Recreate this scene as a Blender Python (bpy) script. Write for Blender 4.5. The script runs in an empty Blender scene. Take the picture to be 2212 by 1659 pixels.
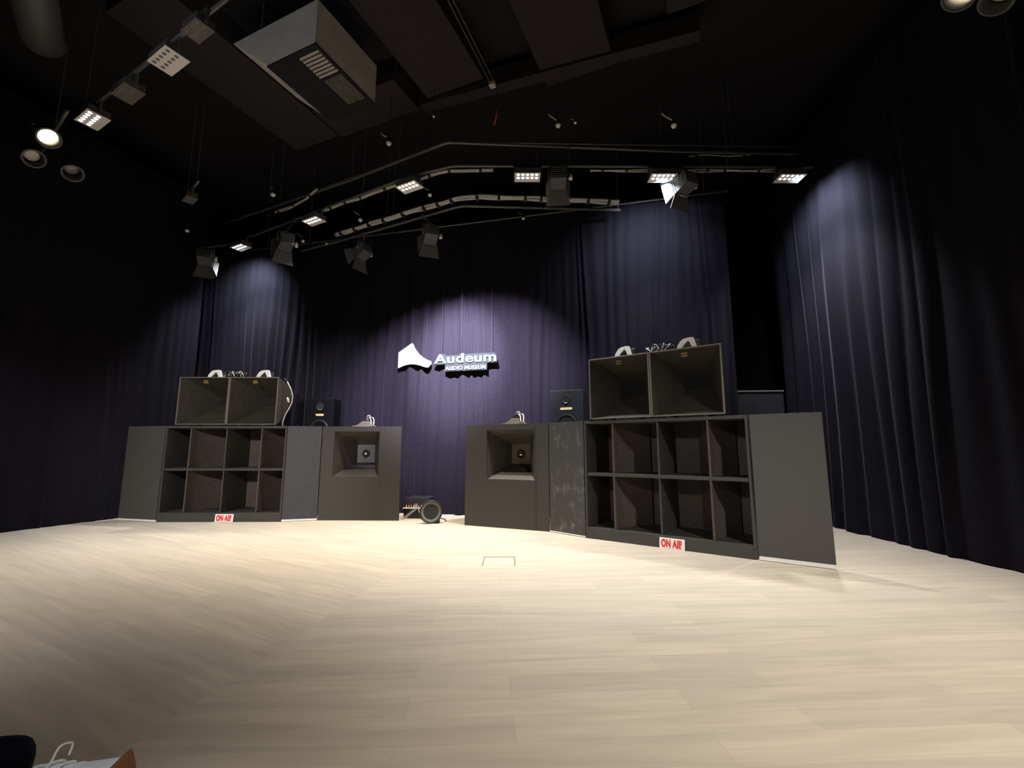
import bpy, bmesh, math, random
from mathutils import Vector, Matrix, Euler

scene = bpy.context.scene
C = scene.collection
R = math.radians
PI = math.pi
random.seed(7)

# ------------------------------------------------------------------ camera, world, exposure
cam_data = bpy.data.cameras.new('camera')
cam_data.sensor_fit = 'HORIZONTAL'
cam_data.sensor_width = 36.0
cam_data.lens = 973.0 / 2212.0 * 36.0
cam_data.clip_start = 0.05
cam = bpy.data.objects.new('camera', cam_data)
C.objects.link(cam)
cam.location = (0, 0, 1.217)
cam.rotation_euler = (R(90 + 8.14), 0, 0)
scene.camera = cam

world = bpy.data.worlds.new('world')
scene.world = world
world.use_nodes = True
world.node_tree.nodes['Background'].inputs[0].default_value = (0.5, 0.55, 0.9, 1)
world.node_tree.nodes['Background'].inputs[1].default_value = 0.0015

scene.view_settings.view_transform = 'Standard'
scene.view_settings.look = 'None'
scene.view_settings.exposure = 0.0
scene.view_settings.gamma = 1.0
scene.view_settings.use_curve_mapping = False
scene.cycles.use_denoising = True


def spot(name, loc, target, power, color, angle, blend=0.4, size=0.08, parent=None):
    l = bpy.data.lights.new(name, 'SPOT')
    l.energy = power
    l.color = color
    l.spot_size = R(angle)
    l.spot_blend = blend
    l.shadow_soft_size = size
    o = bpy.data.objects.new(name, l)
    C.objects.link(o)
    o.location = loc
    o.rotation_euler = (Vector(target) - Vector(loc)).to_track_quat('-Z', 'Y').to_euler()
    return o


COOL = (0.93, 0.96, 1.0)
WARM = (1.0, 0.86, 0.66)
# front-of-house lamps behind the camera, sign lamps over the stage, added fills last
spot('sign_profile_light', (-1.3, 5.0, 5.9), (-1.05, 8.5, 3.0), 12500, (0.86, 0.82, 1.0), 28, 0.9, 0.04)
halo = spot('sign_halo_light', (-1.2, 5.0, 5.9), (-1.0, 8.5, 2.55), 9500, (0.84, 0.78, 1.0), 38, 1.0, 0.04)
halo.scale = (1.7, 1.0, 1.0)
spot('house_right_light', (3.4, -1.2, 5.6), (2.0, 2.9, 0.0), 2300, (1.0, 0.96, 0.89), 63, 1.0, 0.25)
spot('house_cross_right_light', (-3.6, -2.9, 4.3), (2.0, 5.6, 0.9), 850, (1.0, 0.94, 0.86), 24, 0.8, 0.30)
spot('house_cross_left_light', (-2.6, -2.9, 4.3), (-4.9, 7.8, 1.1), 3500, (1.0, 0.93, 0.84), 29, 0.8, 0.30)
spot('foot_fill_light', (-0.2, -0.9, 5.5), (-1.04, 1.16, 0.5), 260, (0.92, 0.94, 1.0), 13, 0.9, 0.1)  # added narrow fill that brightens the neighbour's foot, no fixture of the room
spot('duct_fill_light', (-5.2, 0.4, 4.5), (-3.5, 4.9, 6.2), 130, (0.9, 0.95, 1.0), 42, 1.0, 0.15)  # invented fill aimed up to lighten the duct box


# ------------------------------------------------------------------ materials
def mat(name, col, rough=0.6, metal=0.0, noise=0.0, nscale=20.0, emit=None, spec=0.5, sheen=0.0, bump=0.0, stretch=None):
    m = bpy.data.materials.new(name)
    m.use_nodes = True
    nt = m.node_tree
    b = nt.nodes['Principled BSDF']
    b.inputs['Base Color'].default_value = (*col, 1)
    b.inputs['Roughness'].default_value = rough
    b.inputs['Metallic'].default_value = metal
    b.inputs['Specular IOR Level'].default_value = spec
    if sheen:
        b.inputs['Sheen Weight'].default_value = sheen
        b.inputs['Sheen Roughness'].default_value = 0.35
        b.inputs['Sheen Tint'].default_value = (0.75, 0.75, 0.95, 1)
    if emit:
        b.inputs['Emission Color'].default_value = (*emit[0], 1)
        b.inputs['Emission Strength'].default_value = emit[1]
    if noise or bump:
        tc = nt.nodes.new('ShaderNodeTexCoord')
        mp = nt.nodes.new('ShaderNodeMapping')
        if stretch:
            mp.inputs['Scale'].default_value = stretch
        n = nt.nodes.new('ShaderNodeTexNoise')
        n.inputs['Scale'].default_value = nscale
        n.inputs['Detail'].default_value = 6
        nt.links.new(tc.outputs['Object'], mp.inputs['Vector'])
        nt.links.new(mp.outputs['Vector'], n.inputs['Vector'])
        if noise:
            r = nt.nodes.new('ShaderNodeValToRGB')
            r.color_ramp.elements[0].position = 0.3
            r.color_ramp.elements[1].position = 0.7
            r.color_ramp.elements[0].color = (*[c * (1 - noise) for c in col], 1)
            r.color_ramp.elements[1].color = (*[min(1, c * (1 + noise)) for c in col], 1)
            nt.links.new(n.outputs['Fac'], r.inputs['Fac'])
            nt.links.new(r.outputs['Color'], b.inputs['Base Color'])
        if bump:
            bp = nt.nodes.new('ShaderNodeBump')
            bp.inputs['Strength'].default_value = bump
            bp.inputs['Distance'].default_value = 0.004
            nt.links.new(n.outputs['Fac'], bp.inputs['Height'])
            nt.links.new(bp.outputs['Normal'], b.inputs['Normal'])
    return m


def floor_material():
    m = bpy.data.materials.new('pale_oak_planks')
    m.use_nodes = True
    nt = m.node_tree
    N = nt.nodes
    L = nt.links
    b = N['Principled BSDF']
    tc = N.new('ShaderNodeTexCoord')

    def zone(angle, shift):
        mp = N.new('ShaderNodeMapping')
        mp.vector_type = 'TEXTURE'
        mp.inputs['Rotation'].default_value = (0, 0, R(angle))
        mp.inputs['Location'].default_value = (shift[0], shift[1], 0)
        L.new(tc.outputs['Object'], mp.inputs['Vector'])
        br = N.new('ShaderNodeTexBrick')
        br.offset = 0.37
        br.inputs['Scale'].default_value = 1.0
        br.inputs['Brick Width'].default_value = 1.35
        br.inputs['Row Height'].default_value = 0.185
        br.inputs['Mortar Size'].default_value = 0.0011
        br.inputs['Mortar Smooth'].default_value = 0.3
        br.inputs['Bias'].default_value = 0.0
        br.inputs['Color1'].default_value = (0.555, 0.472, 0.372, 1)
        br.inputs['Color2'].default_value = (0.492, 0.42, 0.335, 1)
        br.inputs['Mortar'].default_value = (0.40, 0.32, 0.24, 1)
        L.new(mp.outputs['Vector'], br.inputs['Vector'])
        st = N.new('ShaderNodeMapping')
        st.inputs['Scale'].default_value = (0.6, 6.5, 1)
        L.new(mp.outputs['Vector'], st.inputs['Vector'])
        n = N.new('ShaderNodeTexNoise')
        n.inputs['Scale'].default_value = 2.2
        n.inputs['Detail'].default_value = 7
        n.inputs['Distortion'].default_value = 0.6
        L.new(st.outputs['Vector'], n.inputs['Vector'])
        ra = N.new('ShaderNodeValToRGB')
        ra.color_ramp.elements[0].position = 0.3
        ra.color_ramp.elements[1].position = 0.72
        ra.color_ramp.elements[0].color = (0.86, 0.855, 0.855, 1)
        ra.color_ramp.elements[1].color = (1.06, 1.06, 1.05, 1)
        L.new(n.outputs['Fac'], ra.inputs['Fac'])
        mx = N.new('ShaderNodeMix')
        mx.data_type = 'RGBA'
        mx.blend_type = 'MULTIPLY'
        mx.inputs['Factor'].default_value = 1.0
        L.new(br.outputs['Color'], mx.inputs['A'])
        L.new(ra.outputs['Color'], mx.inputs['B'])
        return mx.outputs['Result']

    right = zone(3.5, (0.14, 0.05))
    left = zone(-29.0, (0.5, 0.08))
    # mitred joint between the two laying directions
    sep = N.new('ShaderNodeSeparateXYZ')
    L.new(tc.outputs['Object'], sep.inputs[0])
    m1 = N.new('ShaderNodeMath'); m1.operation = 'MULTIPLY_ADD'
    m1.inputs[1].default_value = -0.15
    m1.inputs[2].default_value = 0.72 + 1.16
    L.new(sep.outputs['Y'], m1.inputs[0])
    m2 = N.new('ShaderNodeMath'); m2.operation = 'ADD'
    L.new(sep.outputs['X'], m2.inputs[0]); L.new(m1.outputs[0], m2.inputs[1])
    m3 = N.new('ShaderNodeMath'); m3.operation = 'GREATER_THAN'
    m3.inputs[1].default_value = 0.0
    L.new(m2.outputs[0], m3.inputs[0])
    mx = N.new('ShaderNodeMix'); mx.data_type = 'RGBA'
    L.new(m3.outputs[0], mx.inputs['Factor'])
    L.new(left, mx.inputs['A']); L.new(right, mx.inputs['B'])
    L.new(mx.outputs['Result'], b.inputs['Base Color'])
    b.inputs['Roughness'].default_value = 0.55
    b.inputs['Specular IOR Level'].default_value = 0.3
    return m


def scuffed(name, col, scuff, amount):
    m = bpy.data.materials.new(name)
    m.use_nodes = True
    nt = m.node_tree
    b = nt.nodes['Principled BSDF']
    tc = nt.nodes.new('ShaderNodeTexCoord')
    mp = nt.nodes.new('ShaderNodeMapping')
    mp.inputs['Scale'].default_value = (3.0, 3.0, 1.6)
    n = nt.nodes.new('ShaderNodeTexNoise')
    n.inputs['Scale'].default_value = 2.6
    n.inputs['Detail'].default_value = 9
    n.inputs['Roughness'].default_value = 0.7
    r = nt.nodes.new('ShaderNodeValToRGB')
    r.color_ramp.elements[0].position = 0.52
    r.color_ramp.elements[1].position = 0.80
    r.color_ramp.elements[0].color = (*col, 1)
    r.color_ramp.elements[1].color = (*[c + (s - c) * amount for c, s in zip(col, scuff)], 1)
    nt.links.new(tc.outputs['Object'], mp.inputs['Vector'])
    nt.links.new(mp.outputs['Vector'], n.inputs['Vector'])
    nt.links.new(n.outputs['Fac'], r.inputs['Fac'])
    nt.links.new(r.outputs['Color'], b.inputs['Base Color'])
    b.inputs['Roughness'].default_value = 0.6
    return m


M = {}
M['floor'] = floor_material()
M['black_wall'] = mat('matt_black_wall', (0.006, 0.006, 0.0075), 0.9, noise=0.2)
M['ceiling'] = mat('black_ceiling', (0.0052, 0.0050, 0.0066), 0.9, noise=0.2)
M['slab'] = mat('dark_brown_acoustic_slab', (0.022, 0.0165, 0.0165), 0.9, noise=0.15, nscale=8)
M['velvet'] = mat('black_velvet', (0.0123, 0.0108, 0.0160), 0.95, spec=0.05, sheen=0.06, noise=0.18, nscale=40)
M['cab'] = mat('black_painted_wood', (0.036, 0.0345, 0.032), 0.55, noise=0.25, nscale=60, bump=0.2)
M['cab_in'] = mat('dark_brown_cabinet_inside', (0.060, 0.047, 0.041), 0.7, noise=0.25, nscale=30)
M['wing'] = mat('dark_grey_painted_board', (0.054, 0.052, 0.049), 0.6, noise=0.12, nscale=90)
M['panel_blue'] = scuffed('blue_grey_painted_board', (0.026, 0.027, 0.036), (0.06, 0.06, 0.08), 0.6)
M['panel_scuff'] = scuffed('scuffed_grey_board', (0.040, 0.039, 0.039), (0.28, 0.27, 0.26), 0.6)
M['white_wood'] = mat('white_painted_batten', (0.75, 0.73, 0.70), 0.5, noise=0.05)
M['horn'] = mat('satin_black_horn_metal', (0.042, 0.038, 0.033), 0.36, noise=0.2, nscale=14)
M['horn_rim'] = mat('worn_horn_rim', (0.15, 0.13, 0.11), 0.5, metal=0.3, noise=0.35, nscale=70)
M['horn_side'] = mat('brown_horn_side', (0.10, 0.085, 0.068), 0.6, noise=0.25, nscale=30)
M['white_metal'] = mat('white_enamel_metal', (0.82, 0.83, 0.80), 0.4, noise=0.04)
M['brass'] = mat('brass_label', (0.62, 0.42, 0.16), 0.4, metal=0.5, noise=0.1)
M['badge'] = mat('cream_gold_badge', (0.85, 0.68, 0.36), 0.4, noise=0.05)
M['silver'] = mat('polished_aluminium', (0.75, 0.77, 0.80), 0.2, metal=1.0, noise=0.05)
M['grey_metal'] = mat('grey_driver_plate', (0.16, 0.17, 0.19), 0.45, metal=0.4, noise=0.15)
M['black'] = mat('black_plastic', (0.012, 0.012, 0.013), 0.45, noise=0.1)
M['cone'] = mat('grey_paper_cone', (0.12, 0.105, 0.09), 0.8, noise=0.15, nscale=50)
M['rig'] = mat('black_rig_pipe', (0.12, 0.117, 0.11), 0.4, metal=0.3, noise=0.15)
M['lamp_body'] = mat('dark_grey_lamp_housing', (0.085, 0.083, 0.085), 0.5, noise=0.12, nscale=40)
M['flap'] = mat('grey_barn_door_sheet', (0.11, 0.107, 0.11), 0.6, noise=0.06, nscale=80)
M['cable_pale'] = mat('pale_grey_cable', (0.42, 0.41, 0.37), 0.5, noise=0.25, nscale=60)
M['cable_black'] = mat('black_cable', (0.02, 0.02, 0.02), 0.35, noise=0.1)
M['cable_silver'] = mat('silver_grey_cable', (0.62, 0.60, 0.56), 0.4, noise=0.1)
M['tie'] = mat('black_cable_tie', (0.01, 0.01, 0.01), 0.7, noise=0.1)
M['pale_face'] = mat('pale_lamp_faceplate', (0.80, 0.75, 0.70), 0.5, noise=0.04)
M['dim_face'] = mat('dimmed_pale_lamp_faceplate', (0.12, 0.11, 0.105), 0.6, noise=0.1)  # darker copy of the pale faceplate, its dimness put into the colour
M['lens_on'] = mat('lit_lamp_lens', (0.9, 0.9, 0.9), 0.3, emit=((0.95, 0.98, 1.0), 7.0), noise=0.02)
M['lens_warm'] = mat('lit_warm_lamp_lens', (0.9, 0.9, 0.9), 0.3, emit=((1.0, 0.86, 0.55), 11.0), noise=0.02)
M['lens_off'] = mat('unlit_lamp_lens', (0.22, 0.20, 0.19), 0.2, noise=0.05)
M['sign_white'] = mat('white_sign_face', (0.20, 0.222, 0.215), 0.5, noise=0.02)
M['sign_back'] = mat('dark_sign_backing', (0.022, 0.028, 0.027), 0.8, spec=0.02, noise=0.05)
M['wire'] = mat('thin_steel_wire', (0.03, 0.03, 0.032), 0.7, spec=0.1, noise=0.05)
M['air_white'] = mat('white_sign_board', (0.78, 0.72, 0.68), 0.5, noise=0.05)
M['air_red'] = mat('red_sign_lettering', (0.62, 0.035, 0.03), 0.5, noise=0.1)
M['orange'] = mat('orange_terminal', (0.85, 0.30, 0.08), 0.4, noise=0.1)
M['duct'] = mat('grey_sheet_metal_duct', (0.62, 0.58, 0.53), 0.6, noise=0.12, nscale=3)
M['grille'] = mat('pale_vent_slats', (0.36, 0.33, 0.28), 0.5, noise=0.1)
M['red'] = mat('red_strap', (0.55, 0.09, 0.06), 0.6, noise=0.1)
M['monitor_dark'] = mat('near_black_monitor', (0.006, 0.0058, 0.008), 0.8, spec=0.1, noise=0.15)
M['monitor_grey'] = mat('blue_black_monitor', (0.012, 0.0135, 0.017), 0.6, spec=0.25, noise=0.2, nscale=40)
M['case'] = mat('dark_blue_grey_case', (0.013, 0.0135, 0.017), 0.5, noise=0.15)
M['case_edge'] = mat('pale_case_edge', (0.30, 0.31, 0.33), 0.4, metal=0.4, noise=0.1)
M['card'] = mat('white_card', (0.8, 0.8, 0.78), 0.6, noise=0.03)
M['gap'] = mat('dark_gap_line', (0.10, 0.085, 0.07), 0.8, noise=0.1)
M['oak_lid'] = mat('pale_oak_lid', (0.57, 0.47, 0.355), 0.55, noise=0.10, nscale=3, stretch=(0.8, 10, 1))
M['navy'] = mat('navy_cloth', (0.0030, 0.0032, 0.008), 0.95, spec=0.08, noise=0.2, nscale=120, bump=0.3)
M['skin'] = mat('skin', (0.55, 0.36, 0.27), 0.55, noise=0.05)
M['hair'] = mat('black_hair', (0.012, 0.010, 0.009), 0.5, noise=0.2)
M['shoe'] = mat('white_shoe_cloth', (0.72, 0.72, 0.78), 0.75, noise=0.08, nscale=70, bump=0.3)
M['sole'] = mat('brown_rubber_sole', (0.20, 0.085, 0.035), 0.7, spec=0.2, noise=0.12)
M['sock'] = mat('grey_sock', (0.20, 0.20, 0.25), 0.9, noise=0.15, nscale=80)
M['chair_cloth'] = mat('black_chair_cloth', (0.02, 0.02, 0.022), 0.9, noise=0.2)


# ------------------------------------------------------------------ mesh helpers
class MB:
    def __init__(self):
        self.bm = bmesh.new()

    def box(self, c, s, rot=None):
        mtx = Matrix.Translation(c) @ (Euler(rot).to_matrix().to_4x4() if rot else Matrix.Identity(4)) @ Matrix.Diagonal((*s, 1))
        bmesh.ops.create_cube(self.bm, size=1.0, matrix=mtx)
        return self

    def poly(self, pts):
        self.bm.faces.new([self.bm.verts.new(p) for p in pts])
        return self

    def prism(self, pts, vec):
        """closed polygon pts swept along vec"""
        a = [self.bm.verts.new(p) for p in pts]
        v = Vector(vec)
        b = [self.bm.verts.new(Vector(p) + v) for p in pts]
        n = len(pts)
        self.bm.faces.new(a)
        self.bm.faces.new(list(reversed(b)))
        for i in range(n):
            self.bm.faces.new([a[i], b[i], b[(i + 1) % n], a[(i + 1) % n]])
        return self

    def tube(self, pts, r, n=8, closed_ends=True):
        pts = [Vector(p) for p in pts]
        rings = []
        prev = None
        for i, p in enumerate(pts):
            t = (pts[min(i + 1, len(pts) - 1)] - pts[max(i - 1, 0)]).normalized()
            if prev is None:
                ref = Vector((0, 0, 1)) if abs(t.z) < 0.9 else Vector((1, 0, 0))
                u = t.cross(ref).normalized()
            else:
                u = (prev - t * prev.dot(t)).normalized()
            prev = u
            w = t.cross(u)
            rr = r[i] if isinstance(r, (list, tuple)) else r
            rings.append([self.bm.verts.new(p + (u * math.cos(2 * PI * k / n) + w * math.sin(2 * PI * k / n)) * rr) for k in range(n)])
        for a, b in zip(rings, rings[1:]):
            for k in range(n):
                self.bm.faces.new([a[k], a[(k + 1) % n], b[(k + 1) % n], b[k]])
        if closed_ends:
            self.bm.faces.new(list(reversed(rings[0])))
            self.bm.faces.new(rings[-1])
        return self

    def lathe(self, prof, mtx=None, n=28, cap=True):
        """prof: list of (radius, height) turned about local z, then moved by mtx"""
        mtx = mtx or Matrix.Identity(4)
        rings = []
        for r, h in prof:
            rings.append([self.bm.verts.new(mtx @ Vector((max(r, 1e-4) * math.cos(2 * PI * k / n), max(r, 1e-4) * math.sin(2 * PI * k / n), h))) for k in range(n)])
        for a, b in zip(rings, rings[1:]):
            for k in range(n):
                self.bm.faces.new([a[k], a[(k + 1) % n], b[(k + 1) % n], b[k]])
        if cap:
            self.bm.faces.new(list(reversed(rings[0])))
            self.bm.faces.new(rings[-1])
        return self

    def loft(self, loops, cap0=False, cap1=False):
        rings = [[self.bm.verts.new(p) for p in l] for l in loops]
        n = len(rings[0])
        for a, b in zip(rings, rings[1:]):
            for k in range(n):
                self.bm.faces.new([a[k], a[(k + 1) % n], b[(k + 1) % n], b[k]])
        if cap0:
            self.bm.faces.new(list(reversed(rings[0])))
        if cap1:
            self.bm.faces.new(rings[-1])
        return self

    def build(self, name, m, parent=None, smooth=False, bevel=0.0, solid=0.0, loc=None, rot=None):
        bmesh.ops.recalc_face_normals(self.bm, faces=self.bm.faces)
        me = bpy.data.meshes.new(name)
        self.bm.to_mesh(me)
        self.bm.free()
        me.materials.append(m)
        if smooth:
            for p in me.polygons:
                p.use_smooth = True
        o = bpy.data.objects.new(name, me)
        C.objects.link(o)
        if parent:
            o.parent = parent
        if loc:
            o.location = loc
        if rot:
            o.rotation_euler = rot
        if solid:
            md = o.modifiers.new('Solidify', 'SOLIDIFY')
            md.thickness = solid
            md.offset = 0
        if bevel:
            md = o.modifiers.new('Bevel', 'BEVEL')
            md.width = bevel
            md.segments = 2
            md.limit_method = 'ANGLE'
        return o


def tag(o, label=None, cat=None, group=None, kind=None):
    if label: o['label'] = label
    if cat: o['category'] = cat
    if group: o['group'] = group
    if kind: o['kind'] = kind
    return o


def thing(name, label, cat, loc=(0, 0, 0), rz=0.0, group=None, rot=None):
    o = bpy.data.objects.new(name, None)
    o.empty_display_size = 0.1
    C.objects.link(o)
    o.location = loc
    o.rotation_euler = rot if rot else (0, 0, rz)
    return tag(o, label, cat, group)


def dup(root, loc=None, rot=None, label=None, group=None):
    r = root.copy(); C.objects.link(r)
    if loc: r.location = loc
    if rot: r.rotation_euler = rot
    if label: r['label'] = label
    if group: r['group'] = group
    for ch in list(root.children):
        c = ch.copy(); C.objects.link(c); c.parent = r
        for g in list(ch.children):
            d = g.copy(); C.objects.link(d); d.parent = c
    return r


def text_mesh(name, body, m, size, extrude, offset=0.0, parent=None, spacing=1.0, align='LEFT'):
    cu = bpy.data.curves.new(name, 'FONT')
    cu.body = body
    cu.size = size
    cu.extrude = extrude
    cu.offset = offset
    cu.space_character = spacing
    cu.align_x = align
    t = bpy.data.objects.new(name + '_source', cu)
    C.objects.link(t)
    dg = bpy.context.evaluated_depsgraph_get()
    dg.update()
    me = bpy.data.meshes.new_from_object(t.evaluated_get(dg))
    bpy.data.objects.remove(t)
    me.materials.clear()
    me.materials.append(m)
    o = bpy.data.objects.new(name, me)
    C.objects.link(o)
    o.parent = parent
    return o


def mesh_bounds(o):
    xs = [v.co.x for v in o.data.vertices]; ys = [v.co.y for v in o.data.vertices]
    return min(xs), max(xs), min(ys), max(ys)


def fit_text(o, x0, x1, y0, y1):
    """scale the flat lettering mesh to a box in its own x-y plane"""
    a, b, c, d = mesh_bounds(o)
    for v in o.data.vertices:
        v.co.x = x0 + (v.co.x - a) / (b - a) * (x1 - x0)
        v.co.y = y0 + (v.co.y - c) / (d - c) * (y1 - y0)


# ------------------------------------------------------------------ the room
def struct(name, mb, m):
    o = mb.build(name, m)
    return tag(o, kind='structure')


X0, X1, Y0, Y1, ZC = -9.8, 6.2, -3.4, 11.2, 7.3
struct('floor', MB().box(((X0 + X1) / 2, (Y0 + Y1) / 2, -0.05), (X1 - X0 + .4, Y1 - Y0 + .4, 0.1)), M['floor'])
struct('ceiling', MB().box(((X0 + X1) / 2, (Y0 + Y1) / 2, ZC + 0.05), (X1 - X0 + .4, Y1 - Y0 + .4, 0.1)), M['ceiling'])
struct('wall_back', MB().box(((X0 + X1) / 2, Y1 + 0.05, ZC / 2), (X1 - X0, 0.1, ZC)), M['black_wall'])
struct('wall_front', MB().box(((X0 + X1) / 2, Y0 - 0.05, ZC / 2), (X1 - X0, 0.1, ZC)), M['black_wall'])
struct('wall_left', MB().box((X0 - 0.05, (Y0 + Y1) / 2, ZC / 2), (0.1, Y1 - Y0, ZC)), M['black_wall'])
struct('wall_right', MB().box((X1 + 0.05, (Y0 + Y1) / 2, ZC / 2), (0.1, Y1 - Y0, ZC)), M['black_wall'])


def curtain(label, A, B, ztop, seed, amp=0.05, group=None, pleat=(0.13, 0.30), zbot=0.012):
    rnd = random.Random(seed)
    A = Vector((*A, 0)); B = Vector((*B, 0))
    d = B - A
    Lg = d.length
    t = d.normalized()
    n = Vector((t.y, -t.x, 0))          # towards the audience
    # pleat phase along the cloth
    knots = [0.0]
    amps = []
    while knots[-1] < Lg:
        knots.append(knots[-1] + rnd.uniform(*pleat))
        amps.append(rnd.uniform(0.25, 1.0))
    amps.append(0.5)
    sharp = [rnd.choice((0.7, 1.0, 1.6, 2.6, 4.0)) for _ in amps]
    lean = [rnd.uniform(-1, 1) for _ in range(40)]
    cols = int(Lg / 0.018)
    rows = 18
    mb = MB()
    grid = []

    def wave(s):
        s = min(max(s, 0.0), Lg)
        i = 0
        lo, hi = 0, len(knots) - 1
        while hi - lo > 1:
            mid = (lo + hi) // 2
            if knots[mid] <= s: lo = mid
            else: hi = mid
        f = (s - knots[lo]) / (knots[lo + 1] - knots[lo])
        a = amps[lo]
        c = math.sin(PI * f)
        return a * (c ** sharp[lo] if c > 0 else 0) * (0.8 + 0.12 * sharp[lo])

    for j in range(rows + 1):
        z = zbot + (ztop - zbot) * j / rows
        h = 1 - j / rows
        row = []
        for i in range(cols + 1):
            s = Lg * i / cols
            k = s / Lg * 38
            kk = int(k); ff = k - kk
            ln = lean[kk] * (1 - ff) + lean[min(kk + 1, 39)] * ff
            sw = s + ln * 0.20 * (h - 0.4) + 0.03 * math.sin(s * 2.3 + z * 1.1)
            off = amp * (0.55 + 0.6 * h) * wave(sw) + 0.035 * h * math.sin(s * 1.15 + seed)
            p = A + t * s + n * off
            row.append(mb.bm.verts.new((p.x, p.y, z)))
        grid.append(row)
    for j in range(rows):
        for i in range(cols):
            mb.bm.faces.new([grid[j][i], grid[j][i + 1], grid[j + 1][i + 1], grid[j + 1][i]])
    o = mb.build('stage_curtain', M['velvet'], smooth=True)
    return tag(o, label, 'curtain', group)


curtain('wide dark curtain behind the hanging sign, lit violet in the middle', (-7.3, 10.11), (3.72, 7.39), 5.66, 3, 0.07, pleat=(0.08, 0.27))
curtain('unlit black curtain along the left side of the stage', (-9.3, 1.2), (-6.62, 9.25), 6.6, 11, 0.05)
curtain('black curtain along the right side with pale streaks of light near its top', (5.05, 8.3), (5.05, 0.5), 6.6, 5, 0.09, pleat=(0.2, 0.42))
curtain('black curtain deep in the gap at the right end of the stage', (3.0, 10.4), (5.9, 9.7), 6.4, 8, 0.05)

# floor hatch lid flush in the planks
fh = thing('floor_hatch', 'small square floor hatch with a thin dark outline in the pale planks', 'floor hatch', (-0.14, 5.125, 0.0))
MB().box((0, 0, 0.001), (0.33, 0.36, 0.002)).build('lid', M['oak_lid'], fh)
g = MB()
g.box((0, 0.194, 0.0012), (0.35, 0.028, 0.0024)).box((-0.17, 0, 0.0012), (0.009, 0.37, 0.0024)).box((0.17, 0, 0.0012), (0.009, 0.37, 0.0024))
g.build('outline', M['gap'], fh)


# ------------------------------------------------------------------ loudspeakers
def bass_cabinet(label, A, rz, w):
    t = thing('bass_horn_cabinet', label, 'loudspeaker', (*A, 0), rz)
    H, D, T = 1.6, 0.78, 0.028
    b = MB()
    b.box((T / 2, D / 2, H / 2), (T, D, H)).box((w - T / 2, D / 2, H / 2), (T, D, H))
    b.box((w / 2, D / 2, H - 0.02), (w - 2 * T, D, 0.04)).box((w / 2, D / 2, 0.135), (w - 2 * T, D - 0.04, 0.03))
    b.build('carcass', M['cab'], t, bevel=0.003)
    MB().box((w / 2, D - 0.012, H / 2), (w - 2 * T - 0.004, 0.02, H - 0.05)).build('back_panel', M['cab_in'], t)
    MB().box((w / 2, 0.014, 0.076), (w - 2 * T - 0.002, 0.03, 0.148)).build('plinth_board', M['cab'], t, bevel=0.004)
    MB().box((w / 2, 0.36, 0.862), (w - 2 * T - 0.002, 0.70, 0.042)).build('shelf', M['cab'], t, bevel=0.003)
    for k, u in enumerate((0.425, 1.035, 1.645)):
        th = 0.022
        for z0, z1 in ((0.152, 0.84), (0.884, 1.558)):
            MB().box((u * w / 2.08, 0.36 + (0.012 if k == 1 else 0), (z0 + z1) / 2), (th, 0.70, z1 - z0)).build('divider', M['cab_in'] if k != 1 else M['cab'], t, bevel=0.002)
    QS = [0.02] + [k / 9 for k in range(1, 10)]
    # flared inner walls that narrow each mouth towards the back
    us = [T, 0.425 * w / 2.08, 1.035 * w / 2.08, 1.645 * w / 2.08, w - T]
    for i in range(4):
        u0, u1 = us[i] + 0.012, us[i + 1] - 0.012
        wall = MB()
        for (z0, z1) in ((0.153, 0.838), (0.886, 1.556)):
            if i in (0, 2):
                inner = [u1 - (u1 - u0) * 0.45 * q ** 1.8 for q in QS]
                side = u1
            else:
                inner = [u0 + (u1 - u0) * 0.45 * q ** 1.8 for q in QS]
                side = u0
            pts = [(x, 0.12 + 0.56 * q, z0) for x, q in zip(inner, QS)] + [(side, 0.68, z0)]
            wall.prism(pts, (0, 0, z1 - z0))
        wall.build('flare_board', M['cab_in'], t)
    return t


LA, LRZ = (-5.94, 7.77), math.atan2(0.03, 2.06)
RA, RRZ = (1.02, 6.42), math.atan2(-1.24, 1.68)
bl = bass_cabinet('large black open bass cabinet of eight square mouths at left of the stage', LA, LRZ, 2.06)
br = bass_cabinet('large black open bass cabinet of eight square mouths at right, nearer the camera', RA, RRZ, 2.088)


def board(label, A, B, m, strip=True, zlift=0.034, name='baffle_panel', inset=0.0):
    A = Vector((*A, 0)); B = Vector((*B, 0))
    d = B - A
    w = d.length
    t = thing(name, label, 'panel', A, math.atan2(d.y, d.x))
    MB().box((w / 2, 0.012, (1.6 + zlift) / 2), (w - 0.006, 0.022, 1.6 - zlift)).build('board', m, t, bevel=0.002)
    if strip:
        MB().box((w / 2, 0.008, zlift / 2 + 0.003), (w - 0.008, 0.026, zlift - 0.007)).build('bottom_batten', M['white_wood'], t)
    for x in (w * 0.3, w * 0.7):
        MB().prism([(x - 0.012, 0.024, 0.002), (x - 0.012, 0.26, 0.002), (x - 0.012, 0.024, 1.1)], (0.024, 0, 0)).build('brace', M['cab'], t)
    return t


board('plain dark grey wing board at the far left end of the loudspeakers', (-6.76, 7.97), (-5.955, 7.765), M['wing'])
board('blue-grey board with a white bottom strip between the left bass cabinet and square horn cabinet', (-3.872, 7.80), (-3.335, 7.945), M['panel_blue'])
board('grey board with chalky pale scuffs between the right square horn cabinet and bass cabinet', (0.562, 6.88), (1.012, 6.43), M['panel_scuff'], zlift=0.022)
board('plain dark grey wing board with a white bottom strip at the right end', (2.715, 5.17), (3.29, 4.775), M['wing'], zlift=0.046)


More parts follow.
